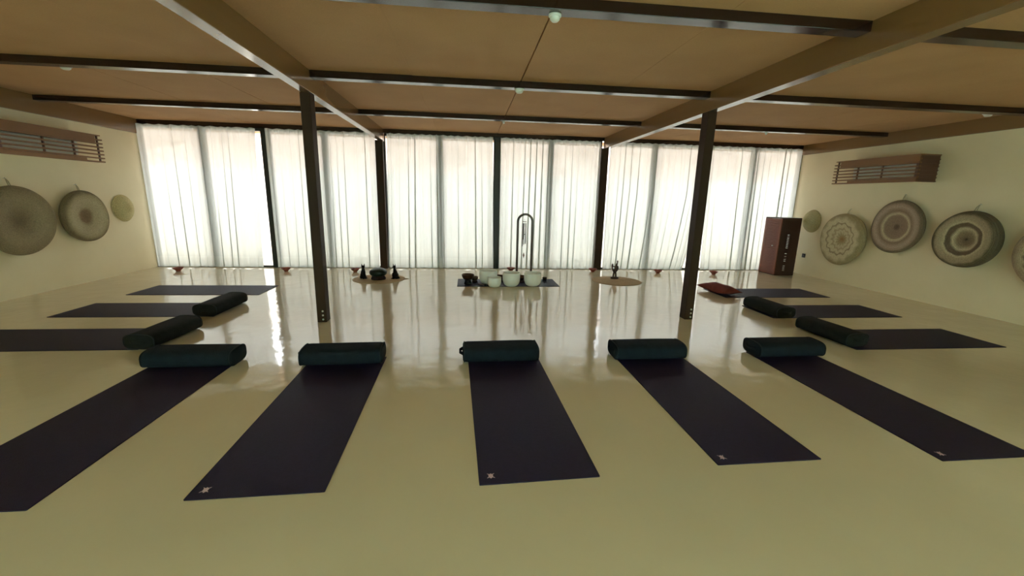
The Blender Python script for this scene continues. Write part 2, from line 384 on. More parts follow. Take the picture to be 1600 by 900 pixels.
# ------------------------------------------------------------------ curtains
def curtain(xl, xr, label, npl, seed, bottom=.022, y=8.70, cat='curtain'):
    """xl, xr: functions of v (0 floor .. 1 rail)"""
    rnd = random.Random(seed)
    z0, z1 = bottom, ZJ - .006
    ph = [rnd.uniform(-.25, .25) for _ in range(npl + 2)]; am = [rnd.uniform(.5, 1.15) for _ in range(npl + 2)]
    drift = [rnd.uniform(-.35, .35) for _ in range(npl + 2)]
    nu = npl * 14
    def fold(u, v):
        s = u * npl + .18 * math.sin(u * 9 + seed) + .12 * math.sin(u * 23 + 2 * seed)
        k = int(max(0, min(npl, math.floor(s)))); fr = s - k
        d = (drift[k] * (1 - fr) + drift[k + 1] * fr) * (1 - v) * .5
        a = (am[k] * (1 - fr) + am[k + 1] * fr)
        ss = s + d + ph[k] * (1 - fr) + ph[k + 1] * fr
        w = abs(math.sin(PI * ss)) ** .75
        fine = .22 * math.sin(2 * PI * ss * 3.1 + seed) * (.35 + .65 * v)
        return (w + fine * .35) * a * (.046 + .022 * (1 - v)), w, ss, a
    def P(u, v):
        f, w, ss, a = fold(u, v)
        x = xl(v) + (xr(v) - xl(v)) * u + .043 * a * math.sin(2 * PI * ss) * (1.1 - .35 * v) * min(1, 12 * u, 12 * (1 - u))
        z = z0 + (z1 - z0) * v
        if v < .08: z -= .016 * (1 - v / .08) * (1 - w) - .006
        if v > .97: z += .014 * (v - .97) / .03 * (w - 1.)
        return (x, y - f, min(z, z1))
    def part(v0, v1, nv):
        bm = bmesh.new()
        g = [[bm.verts.new(P(i / nu, v0 + (v1 - v0) * j / nv)) for i in range(nu + 1)] for j in range(nv + 1)]
        for j in range(nv):
            for i in range(nu): bm.faces.new((g[j][i], g[j][i + 1], g[j + 1][i + 1], g[j + 1][i]))
        return bm
    root = tag(empty('curtain', ((xl(0) + xr(0)) / 2, y, 0)), label, cat, 'sheer white curtains')
    off = Vector((-root.location.x, -root.location.y, 0))
    for nm, v0, v1, nv, mm in (('cloth', .075, .985, 24, M['curtain']), ('hem', 0, .075, 5, M['hem']), ('heading_tape', .985, 1, 2, M['hem'])):
        b = part(v0, v1, nv)
        for vv in b.verts: vv.co += off
        obj(nm, b, mm, root, True, recalc=False)
    return root
lin = lambda b, t: (lambda v: b + (t - b) * v)
curtain(lin(-6.03, -6.05), lambda v: -4.085 + .09 * v ** 1.1, 'sheer white curtain in the left corner, next to the wall with the pale straw cone', 12, 1)
curtain(lin(-3.79, -3.80), lin(-1.815, -1.80), 'sheer white curtain partly hidden behind the left post', 13, 2)
curtain(lin(-1.63, -1.58), lin(.525, .485), 'sheer white curtain behind the two black cat figures', 14, 3)
curtain(lin(.635, .64), lin(2.68, 2.69), 'sheer white curtain directly behind the wind chime arch', 15, 4)
curtain(lin(2.90, 2.90), lambda v: 4.70 + .28 * min(1, v / .62) ** .8 if v < .62 else 4.98 - .0 * v, 'sheer white curtain behind the carved figure, its right lower edge swept back', 14, 5)
curtain(lin(5.15, 5.07), lambda v: 7.19, 'sheer white curtain in the right corner, behind the louvred cabinet', 13, 6)

# ------------------------------------------------------------------ yoga mats
def logo_bm():
    bm = bmesh.new()
    def poly(pts, z=.0056):
        vs = [bm.verts.new((x, y, z)) for x, y in pts]; vt = [bm.verts.new((x, y, z + .0006)) for x, y in pts]
        bm.faces.new(vt); n = len(pts)
        for i in range(n): bm.faces.new((vs[i], vs[(i + 1) % n], vt[(i + 1) % n], vt[i]))
    poly([(.0, .024), (.015, .010), (.014, -.008), (.0, -.026), (-.014, -.008), (-.015, .010)])
    for sx in (-1, 1):
        poly([(sx * .006, .008), (sx * .018, .016), (sx * .024, .024), (sx * .018, .022), (sx * .006, .014)])
        poly([(sx * .006, -.006), (sx * .020, -.012), (sx * .026, -.022), (sx * .019, -.018), (sx * .006, -.012)])
    return bm
def yoga_mat(x, y, rz, L, label, logo=True, W=.66, group='dark purple yoga mats'):
    """origin at near-left corner for front mats, y runs away from the camera"""
    o = tag(empty('yoga_mat', (x, y, 0), rz), label, 'yoga mat', group)
    bm = bmesh.new(); r = .006; pts = []
    for cx, cy, a0 in ((W - r, L - r, 0), (r, L - r, 90), (r, r, 180), (W - r, r, 270)):
        for k in range(4): t = math.radians(a0 + k * 30); pts.append((cx + r * math.cos(t), cy + r * math.sin(t)))
    lo = [bm.verts.new((a, b, .0005)) for a, b in pts]; hi = [bm.verts.new((a, b, .0055)) for a, b in pts]
    bm.faces.new(hi); bm.faces.new(lo[::-1])
    for i in range(len(pts)): j = (i + 1) % len(pts); bm.faces.new((lo[i], lo[j], hi[j], hi[i]))
    obj('mat_sheet', bm, M['mat'], o)
    if logo:
        l = obj('logo', logo_bm(), M['logo'], o); l.location = (.066, .066, 0); l.scale = (.85, .85, 1)
        l['label'] = 'small pale printed emblem'
    return o
yoga_mat(-2.712, 1.893, -.005, 1.83, 'dark purple yoga mat at the far left of the front row')
yoga_mat(-1.383, 1.905, .020, 1.83, 'dark purple yoga mat second from left in the front row, below the left post')
yoga_mat(.058, 1.910, .035, 1.83, 'dark purple yoga mat in the middle of the front row, facing the white bowls')
yoga_mat(1.433, 1.983, .014, 1.76, 'dark purple yoga mat fourth from left in the front row, below the right post')
yoga_mat(2.822, 1.925, .004, 1.80, 'dark purple yoga mat at the right end of the front row')
# side mats run sideways (rotated a quarter turn)
def side_mat(x_out, x_in, y0, label, skew=0.):
    yoga_mat(max(x_out, x_in), y0, PI / 2 + skew, abs(x_out - x_in), label, False)
side_mat(-4.93, -3.10, 4.035, 'dark yoga mat at the left wall, nearest to the camera of the three there')
side_mat(-4.875, -3.06, 5.155, 'dark yoga mat at the left wall, middle one of the three there')
side_mat(-4.87, -3.07, 6.293, 'bare dark yoga mat at the left wall, closest to the curtains, without bolster')
side_mat(5.935, 4.10, 6.070, 'dark purple yoga mat at the right wall under the red cushion')
side_mat(5.945, 4.03, 4.91, 'dark purple yoga mat at the right wall, middle one of the three there')
side_mat(5.89, 4.07, 3.735, 'dark purple yoga mat at the right wall, nearest to the camera of the three there')
side_mat(-.19, 1.575, 6.90, 'dark purple yoga mat under the white and bronze singing bowls')

# ------------------------------------------------------------------ bolsters
def bolster(x, y, rz, label, m, L=.70, D=.285, Hh=.146, seed=0, handle=True):
    rnd = random.Random(seed)
    r = tag(empty('bolster', (x, y, .0062), rz), label, 'bolster', 'yoga bolsters')
    nu, nv = 40, 32
    def sec(t, sc):
        pts = []
        for k in range(nv):
            a = 2 * PI * k / nv; c, s = math.cos(a), math.sin(a); p = 2 / 3.2
            yy = D / 2 * abs(c) ** p * (1 if c > 0 else -1) * sc; zz = Hh / 2 * abs(s) ** p * (1 if s > 0 else -1) * sc
            wob = 1 + .012 * math.sin(9 * t + seed) * math.sin(a * 2 + seed)
            zc = Hh / 2 + zz * wob
            pts.append((t, yy * wob, max(zc, 0.0)))
        return pts
    bm = bmesh.new(); rings = []
    ts = [(-L / 2 + .0, .80), (-L / 2 + .006, .90), (-L / 2 + .018, .96), (-L / 2 + .045, 1.0)] + [(-L / 2 + .06 + (L - .12) * i / 14, 1.0 + .02 * math.sin(PI * i / 14)) for i in range(15)] + [(L / 2 - .045, 1.0), (L / 2 - .018, .96), (L / 2 - .006, .90), (L / 2, .80)]
    for t, sc in ts: rings.append([bm.verts.new(p) for p in sec(t, sc)])
    for a, b in zip(rings, rings[1:]):
        for k in range(nv): bm.faces.new((a[k], a[(k + 1) % nv], b[(k + 1) % nv], b[k]))
    for rg, s in ((rings[0], -1), (rings[-1], 1)):
        cv = bm.verts.new((s * (L / 2 + .006), 0, Hh / 2))
        for k in range(nv): bm.faces.new((rg[k], rg[(k + 1) % nv], cv))
    obj('body', bm, m, r, True)
    for s in (-1, 1):
        bm = bmesh.new(); tube(bm, [(p[0], p[1], max(p[2], .004)) for p in sec(s * (L / 2 - .012), .975)], .0045, 6, closed=True)
        obj('piping', bm, M['piping'], r, True)
    if handle:
        bm = bmesh.new(); n = 12
        for i in range(n):
            pass
        pts = [(-L / 2 - .004 - .028 * math.sin(PI * i / n), (-.07 + .14 * i / n), Hh * .55) for i in range(n + 1)]
        for i in range(n):
            a, b = Vector(pts[i]), Vector(pts[i + 1])
            vs = [bm.verts.new(q) for q in (a + Vector((0, 0, -.016)), b + Vector((0, 0, -.016)), b + Vector((0, 0, .016)), a + Vector((0, 0, .016)))]
            bm.faces.new(vs)
        o = obj('handle', bm, m, r, True); sd = o.modifiers.new('solid', 'SOLIDIFY'); sd.thickness = .003
    return r
T, G = M['bolster'], M['bolster_grey']
bolster(-2.365, 3.665, .0, 'dark teal bolster on the far left mat of the front row', T, seed=1, L=.72)
bolster(-1.115, 3.66, .03, 'dark teal bolster on the front mat second from the left', T, seed=2)
bolster(.300, 3.665, .02, 'dark teal bolster on the front mat in the middle of the row', T, seed=3)
bolster(1.725, 3.66, .01, 'dark blue bolster on the front mat fourth from the left', T, seed=4)
bolster(3.165, 3.66, .0, 'dark blue bolster on the right end mat of the front row', T, seed=5)
bolster(-3.06, 4.36, PI / 2 - .06, 'charcoal bolster on the left wall mat nearest to the camera', G, seed=6, L=.68)
bolster(-3.14, 5.49, PI / 2 - .04, 'charcoal bolster on the left wall mat in the middle', G, seed=7, L=.68)
bolster(4.17, 5.21, PI / 2 + .05, 'grey bolster on the right wall mat in the middle', G, seed=8, L=.66)
bolster(4.13, 4.15, PI / 2 + .06, 'charcoal bolster on the right wall mat nearest to the camera', G, seed=9, L=.68)

# red cushion
def pillow(x, y, rz, L, D, Hh, label):
    r = tag(empty('cushion', (x, y, .0105), rz), label, 'cushion')
    bm = bmesh.new(); n = 22
    def h(u, v): return max(0, (1 - abs(u) ** 2.6)) ** .55 * max(0, (1 - abs(v) ** 2.6)) ** .55
    for sgn in (1, -1):
        g = []
        for i in range(n + 1):
            row = []
            for j in range(n + 1):
                u = -1 + 2 * i / n; v = -1 + 2 * j / n
                pin = 1 - .10 * (1 - u * u) * 1; pin2 = 1 - .10 * (1 - v * v)
                X, Y = u * L / 2 * pin2, v * D / 2 * pin
                hh = h(u, v) * (1 + .06 * math.sin(5 * u + 3 * v))
                row.append(bm.verts.new((X, Y, Hh * .42 + (hh * Hh * .58 if sgn > 0 else -hh * Hh * .42))))
            g.append(row)
        for i in range(n):
            for j in range(n): bm.faces.new((g[i][j], g[i + 1][j], g[i + 1][j + 1], g[i][j + 1]))
    bmesh.ops.remove_doubles(bm, verts=bm.verts, dist=.0005)
    obj('cover', bm, M['red_cloth'], r, True)
    bm = bmesh.new(); pts = []
    for (a0, b0), (a1, b1) in (((-1, -1), (1, -1)), ((1, -1), (1, 1)), ((1, 1), (-1, 1)), ((-1, 1), (-1, -1))):
        for k in range(8):
            u = a0 + (a1 - a0) * k / 8; v = b0 + (b1 - b0) * k / 8
            pts.append((u * L / 2 * (1 - .10 * (1 - v * v)), v * D / 2 * (1 - .10 * (1 - u * u)), Hh * .42))
    tube(bm, pts, .004, 6, closed=True); obj('seam', bm, M['red_cloth'], r, True)
pillow(4.185, 6.42, PI / 2 + .12, .66, .36, .15, 'dull red plump cushion on the mat beside the right post')

# ------------------------------------------------------------------ terracotta candle bowls along the curtains
BW = [(-5.398, 8.24, 'left corner curtain'), (-3.498, 8.29, 'curtain just left of the left post'), (-2.2, 8.26, 'left rug, behind the cat'), (.875, 8.44, 'left foot of the wind chime arch'),
      (2.603, 8.385, 'dark post right of the chime'), (3.984, 8.27, 'swept curtain, right of the carved figure'), (5.158, 8.15, 'curtain right of the right post')]
b0 = tag(empty('candle_bowl', (BW[0][0], BW[0][1], 0)), '', 'bowl', 'red clay bowls along the curtains')
bm = bmesh.new(); lathe(bm, [(0, .0), (.035, 0), (.038, .008), (.034, .014), (.07, .045), (.088, .066), (.090, .070), (.085, .070), (.062, .046), (.03, .022), (0, .02)], 28)
obj('dish', bm, M['terracotta'], b0, True)
bm = bmesh.new(); lathe(bm, [(0, .02), (.026, .021), (.026, .052), (.022, .055), (0, .053)], 16); obj('candle', bm, M['wax'], b0, True)
for i, (x, y, w) in enumerate(BW):
    r = b0 if i == 0 else dup(b0)
    r.location = (x, y, 0); r['label'] = 'small red clay bowl on the floor by the ' + w

# ------------------------------------------------------------------ rugs
def rug(x, y, R, label, tab=0.):
    r = tag(empty('round_rug', (x, y, 0)), label, 'rug', 'round jute rugs')
    bm = bmesh.new(); lathe(bm, [(0, .0075), (R * .5, .0078), (R - .012, .008), (R - .003, .006), (R, .003), (R - .004, .0005), (0, .0005)], 64)
    obj('rug_disc', bm, M['jute'], r, True)
    for k in range(3):
        rr = R * (.3 + .3 * k)
        bm = bmesh.new(); tube(bm, [(rr * math.cos(2 * PI * i / 48), rr * math.sin(2 * PI * i / 48), .0065) for i in range(48)], .0035, 6, closed=True)
        obj('braid_ring', bm, M['jute'], r, True)
    if tab:
        bm = bmesh.new(); tube(bm, [(R - .01, 0, .006), (R + tab * .5, .012, .007), (R + tab, .0, .006), (R + tab * .5, -.012, .006), (R - .01, -.008, .006)], .005, 6)
        obj('hanging_loop', bm, M['jute'], r, True)
rug(-1.60, 7.545, .455, 'round jute rug under the black cat figures', .06)
rug(2.775, 7.42, .455, 'round jute rug under the carved wooden figure')

# ------------------------------------------------------------------ cat figures
def blob_mesh(name, spheres, m, parent, voxel=.004, smooth=True):
    """union of ellipsoids, remeshed into one continuous skin"""
    bm = bmesh.new()
    for (c, r, rot) in spheres:
        mt = Matrix.Translation(c) @ (rot or Matrix.Identity(4)) @ Matrix.Diagonal((*r, 1))
        bmesh.ops.create_uvsphere(bm, u_segments=20, v_segments=14, radius=1, matrix=mt)
    o = obj(name, bm, m, parent, smooth, recalc=False)
    md = o.modifiers.new('remesh', 'REMESH'); md.mode = 'VOXEL'; md.voxel_size = voxel; md.use_smooth_shade = True
    s = o.modifiers.new('smooth', 'SMOOTH'); s.iterations = 2
    return o
def cat(x, y, rz, label):
    r = tag(empty('cat_figurine', (x, y, .0105), rz), label, 'figurine', 'black cat figures on the left rug')
    S = [((0, .0, .030), (.050, .062, .030), None), ((0, .012, .062), (.050, .050, .058), None), ((0, .0, .110), (.042, .038, .055), None), ((0, -.010, .152), (.031, .028, .050), None), ((0, -.014, .188), (.024, .021, .035), None),
         ((0, -.020, .218), (.031, .029, .024), None), ((0, -.046, .211), (.014, .014, .011), None)]
    for s in (-1, 1):
        S += [((s * .018, -.042, .058), (.013, .015, .058), None), ((s * .019, -.060, .010), (.014, .021, .009), None), ((s * .038, .012, .030), (.020, .044, .030), None)]
        S += [((s * .021, -.016, .238), (.011, .007, .016), None), ((s * .023, -.016, .251), (.0075, .005, .014), None), ((s * .025, -.016, .262), (.0042, .0038, .011), None)]
    S += [((.038, .058, .010), (.012, .014, .009), None), ((.054, .035, .010), (.011, .018, .009), None), ((.058, .005, .009), (.010, .020, .0085), None), ((.053, -.025, .008), (.008, .018, .0075), None)]
    blob_mesh('body', S, M['cat'], r, .003)
    return r
cat(-1.872, 7.53, .55, 'black sitting cat figure left of the dark green vessel')
cat(-1.312, 7.535, -.7, 'black sitting cat figure right of the dark green vessel')

# ------------------------------------------------------------------ dark green vessel on ring
r = tag(empty('round_vessel', (-1.60, 7.49, .0105)), 'dark green squat rounded vessel on a brown ring, between two black cats', 'vessel')
bm = bmesh.new(); prof = []
for i in range(19):
    a = -PI / 2 + PI * i / 18; prof.append((.152 * abs(math.cos(a)) ** .9, .124 + .082 * math.sin(a)))
prof[0] = (0, prof[0][1]); prof[-1] = (0, prof[-1][1]); lathe(bm, prof, 40)
obj('body', bm, M['stone_green'], r, True)
bm = bmesh.new(); lathe(bm, [(.095, .0), (.125, .0), (.128, .02), (.112, .052), (.100, .064), (.092, .06), (.095, .0)], 36)
o = obj('ring_stand', bm, M['cushion_maroon'], r, True); o['label'] = 'dark brown ring the vessel rests on'

# ------------------------------------------------------------------ carved figure
r = tag(empty('carved_figure', (2.80, 7.60, .0105)), 'dark carved wooden sculpture of slim entwined figures on the right rug', 'sculpture')
bm = bmesh.new(); lathe(bm, [(0, 0), (.075, 0), (.080, .012), (.072, .032), (.055, .040), (0, .042)], 24)
for v in bm.verts: v.co.y *= .7
obj('plinth', bm, M['sculpt'], r, True)
bm = bmesh.new()
def limb(pts, rad): tube(bm, pts, .01, 8, radii=[q * 1.35 for q in rad])
limb([(-.03, 0, .03), (-.026, 0, .09), (-.006, 0, .16), (.012, 0, .22), (.022, .0, .27), (.030, 0, .30)], [.012, .012, .015, .018, .014, .010])     # tall central figure
limb([(.028, 0, .03), (.022, .01, .10), (.008, .01, .16), (.01, 0, .22)], [.012, .012, .014, .012])
limb([(.012, 0, .21), (-.02, -.01, .235), (-.055, -.01, .245), (-.062, 0, .205), (-.05, 0, .185), (-.02, 0, .17)], [.010, .009, .011, .009, .009, .010])    # raised looped arm
limb([(-.02, .0, .13), (-.045, 0, .17), (-.062, 0, .205), (-.060, 0, .262)], [.012, .010, .010, .013])
limb([(.01, 0, .13), (.04, 0, .165), (.052, 0, .20), (.050, 0, .225)], [.011, .011, .012, .010])
bmesh.ops.create_uvsphere(bm, u_segments=14, v_segments=10, radius=1, matrix=Matrix.Translation((.036, 0, .328)) @ Matrix.Diagonal((.014, .014, .026, 1)))
bmesh.ops.create_uvsphere(bm, u_segments=14, v_segments=10, radius=.016, matrix=Matrix.Translation((-.058, 0, .272)))
bmesh.ops.create_uvsphere(bm, u_segments=14, v_segments=10, radius=.013, matrix=Matrix.Translation((.050, 0, .238)))
o = obj('entwined_bodies', bm, M['sculpt'], r, True); md = o.modifiers.new('remesh', 'REMESH'); md.mode = 'VOXEL'; md.voxel_size = .004; md.use_smooth_shade = True

# ------------------------------------------------------------------ singing bowls
def crystal(x, y, R, Hh, label):
    o = bmesh.new(); t = .008
    prof = [(0, 0)] + [(R * .62 * k, .0) for k in (.6,)]
    out = []
    for i in range(15):
        a = i / 14; z = Hh * a; rr = R * (.55 + .45 * (1 - (1 - min(1, a * 1.6)) ** 2.2) ** .6); out.append((rr, z))
    prof = [(0, 0), (R * .54, 0)] + out[1:] + [(R - t * .5, Hh + .003)] + [(max(.01, a - t), max(z, .012)) for a, z in out[::-1]] + [(0, .012)]
    lathe(o, prof, 44)
    q = obj('crystal_bowl', o, M['crystal'], None, True); q.location = (x, y, .0062)
    tag(q, label, 'singing bowl', 'white crystal singing bowls')
crystal(.345, 7.14, .158, .232, 'large frosted white singing bowl at the back left of the group')
crystal(.435, 6.865, .118, .165, 'smallest frosted white singing bowl, in front of the larger left one')
crystal(.732, 6.94, .150, .232, 'frosted white singing bowl in the middle of the group')
crystal(1.105, 6.96, .150, .225, 'frosted white singing bowl at the right of the group')

r = tag(empty('bronze_bowl', (-.008, 7.08, .0062)), 'dark bronze singing bowl on a black pad at the left of the white bowls', 'singing bowl')
bm = bmesh.new(); lathe(bm, [(0, .075), (.05, .077), (.085, .10), (.104, .135), (.108, .168), (.111, .170), (.111, .174), (.104, .174), (.100, .165), (.096, .135), (.078, .105), (.045, .086), (0, .083)], 40)
obj('bowl', bm, M['bronze'], r, True)
bm = bmesh.new(); lathe(bm, [(0, 0), (.060, 0), (.066, .010), (.060, .035), (.052, .06), (.060, .078), (0, .08)], 28); obj('pad', bm, M['black_cloth'], r, True)
def small_bowl(x, y, R, Hh, label):
    r = tag(empty('small_bowl', (x, y, .0062)), label, 'singing bowl', 'small dark singing bowls')
    bm = bmesh.new(); lathe(bm, [(0, Hh * .3), (R * .6, Hh * .32), (R * .92, Hh * .6), (R, Hh), (R * .9, Hh), (R * .8, Hh * .6), (R * .5, Hh * .42), (0, Hh * .4)], 28); obj('bowl', bm, M['bronze'], r, True)
    bm = bmesh.new(); lathe(bm, [(0, 0), (R * .8, 0), (R * .9, Hh * .12), (R * .75, Hh * .3), (0, Hh * .34)], 24); obj('pad', bm, M['cushion_maroon'], r, True)
small_bowl(.112, 7.24, .062, .105, 'small dark bowl between the bronze bowl and the white bowls')
small_bowl(.565, 7.28, .075, .120, 'small dark bowl behind the gap left of the middle white bowl')
small_bowl(.945, 7.28, .080, .115, 'small dark bowl behind the gap right of the middle white bowl')
small_bowl(1.405, 7.45, .045, .055, 'small dark bowl near the right edge of the mat behind the white bowls')
# mallet
r = tag(empty('mallet', (.235, 6.985, .0062), -.9), 'small dark wooden mallet on the mat in front of the bowls', 'mallet')
bm = bmesh.new(); tube(bm, [(-.10, 0, .012), (.05, 0, .012)], .008, 8); obj('handle', bm, M['sculpt'], r, True)
bm = bmesh.new(); tube(bm, [(.05, 0, .017), (.058, 0, .017), (.095, 0, .017), (.10, 0, .017)], .016, 12, radii=[.012, .017, .017, .012]); obj('head', bm, M['black_cloth'], r, True)

# ------------------------------------------------------------------ wind chime arch
CX, CY = 1.055, 7.76
r = tag(empty('chime_stand', (CX, CY, 0)), 'tall arched dark wooden stand behind the white bowls, holding a wind chime', 'stand')
hw, top = .137, 1.205
pts = [(-hw, 0, .03), (-hw, 0, top - hw)] + [(-hw * math.cos(a), 0, top - hw - .012 + hw * math.sin(a)) for a in [PI * k / 16 for k in range(1, 16)]] + [(hw, 0, top - hw), (hw, 0, .03)]
bm = bmesh.new()
# rectangular section bent along the arch
rings = []
for i, p in enumerate(pts):
    p = Vector(p); t = (Vector(pts[min(i + 1, len(pts) - 1)]) - Vector(pts[max(i - 1, 0)])).normalized(); nrm = Vector((t.z, 0, -t.x))
    rings.append([bm.verts.new(p + nrm * a + Vector((0, b, 0))) for a, b in ((-.021, -.017), (.021, -.017), (.021, .017), (-.021, .017))])
for a, b in zip(rings, rings[1:]):
    for k in range(4): bm.faces.new((a[k], a[(k + 1) % 4], b[(k + 1) % 4], b[k]))
bm.faces.new(rings[0]); bm.faces.new(rings[-1])
bevel(obj('arch', bm, M['chime_wood'], r), .004)
bevel(obj('base', boxes((-.17, .17, -.075, .075, 0, .032)), M['chime_wood'], r), .006)
c = tag(empty('wind_chime', (CX - .012, CY, top - .045)), 'metal wind chime hanging inside the arched wooden stand', 'wind chime')
bm = bmesh.new(); tube(bm, [(0, 0, .022), (0, 0, -.06)], .0016, 6)
for k in range(3): a = 2 * PI * k / 3 + .3; tube(bm, [(0, 0, -.055), (.03 * math.cos(a), .03 * math.sin(a), -.103)], .0012, 5)
tube(bm, [(0, 0, -.1), (-.002, 0, -.68)], .001, 5); obj('cord', bm, M['black_cloth'], c)
bm = bmesh.new(); lathe(bm, [(0, -.108), (.036, -.108), (.038, -.103), (.036, -.099), (0, -.099)], 24); obj('top_disc', bm, M['chime_wood'], c, True)
for k, ln in enumerate((.43, .30, .38, .345, .40)):
    a = 2 * PI * k / 5 + 2.9; x, y = .032 * math.cos(a), .032 * math.sin(a)
    bm = bmesh.new(); tube(bm, [(x, y, -.108), (x, y, -.135)], .001, 5); tube(bm, [(x, y, -.135), (x, y, -.135 - ln)], .0085, 10); obj('chime_tube', bm, M['chime_metal'], c, True)
bm = bmesh.new(); lathe(bm, [(0, -.33), (.018, -.33), (.018, -.345), (0, -.345)], 16); obj('striker', bm, M['chime_wood'], c, True)
bm = bmesh.new()
box(bm, -.024, .024, -.003, .003, -.024, .024, rot=Matrix.Rotation(PI / 4, 3, 'Y'))
for v in bm.verts: v.co = Vector((v.co.x * .55, v.co.y, v.co.z * 1.75 - .735))
obj('wind_sail', bm, M['chime_wood'], c)

# ------------------------------------------------------------------ louvred cabinet
cx0, cx1, cy0, cy1, ch = 6.475, 6.925, 8.085, 8.56, 1.213
r = tag(empty('louvred_cabinet', ((cx0 + cx1) / 2, (cy0 + cy1) / 2, 0)), 'reddish brown louvred wooden cabinet in the right corner by the curtain', 'cabinet')
wx, wy = (cx1 - cx0) / 2, (cy1 - cy0) / 2
bm = bmesh.new(); box(bm, -wx, wx, -wy, wy, ch - .022, ch); box(bm, -wx + .02, wx, -wy + .02, wy, .0, .03)
box(bm, -wx, -wx + .018, wy - .05, wy, .0, ch - .022); box(bm, wx - .03, wx, wy - .03, wy, 0, ch - .022)
bevel(obj('carcass', bm, M['cabinet_dark'], r), .003)
# door facing the room (-X side) with louvres
bm = bmesh.new(); X0 = -wx - .004
for a, b in ((-wy, -wy + .055), (wy - .055, wy - .0)): box(bm, X0, X0 + .022, a, b, .015, ch - .024)
box(bm, X0, X0 + .022, -wy + .055, wy - .055, .015, .06); box(bm, X0, X0 + .022, -wy + .055, wy - .055, ch - .075, ch - .024)
n = 34
for k in range(n):
    z = .07 + (ch - .155) * k / (n - 1)
    box(bm, X0 + .004, X0 + .018, -wy + .055, wy - .055, z - .017, z + .017, rot=Matrix.Rotation(math.radians(30), 3, 'Y'))
box(bm, X0 + .019, X0 + .022, -wy + .055, wy - .055, .06, ch - .075)
dr = dm = obj('door', bm, M['cabinet'], r); bevel(dm, .0015, 1)
bm = bmesh.new(); lathe(bm, [(0, 0), (.007, 0), (.006, .012), (.013, .020), (.013, .028), (0, .032)], 16)
k_ = obj('knob', bm, M['steel'], dr, True); k_.rotation_euler = (0, -PI / 2, 0); k_.location = (X0, -wy + .14, .62)
# side facing the camera: shade-coloured panel with short vent slots that let light through
bm = bmesh.new(); Y0 = -wy
slots = [.10 + .033 * i for i in range(4)] + [.30 + .034 * i for i in range(4)] + [.46] + [.58 + .034 * i for i in range(9)]
sx0, sx1 = -.045, .012
box(bm, -wx + .018, sx0, Y0, Y0 + .018, .0, ch - .022); box(bm, sx1, wx, Y0, Y0 + .018, .0, ch - .022)
zz = 0
for s in slots:
    box(bm, sx0, sx1, Y0, Y0 + .018, zz, s); zz = s + .012
box(bm, sx0, sx1, Y0, Y0 + .018, zz, ch - .022)
obj('side_panel', bm, M['cabinet_dark'], r)['label'] = 'dark side panel with a column of small slots'
bm = bmesh.new()
box(bm, -wx + .018, sx0 - .05, wy - .016, wy, .03, ch - .022); box(bm, sx1 + .16, wx - .03, wy - .016, wy, .03, ch - .022)
obj('back_panel', bm, M['cabinet_dark'], r)
for z in (.36, .80):
    obj('shelf', boxes((-wx + .02, wx - .02, -wy + .02, wy - .02, z, z + .016)), M['cabinet_dark'], r)

# socket on the right wall
r = tag(empty('wall_socket', (XR, 8.245, .41)), 'small dark socket low on the right wall beside the cabinet', 'socket')
bevel(obj('plate', boxes((-.012, 0, -.042, .042, -.042, .042)), M['black_plastic'], r), .003)
bm = bmesh.new(); lathe(bm, [(0, 0), (.022, 0), (.024, .006), (.018, .004), (0, .002)], 20); o = obj('outlet', bm, M['black_plastic'], r, True); o.rotation_euler = (0, -PI / 2, 0); o.location = (-.012, 0, 0)

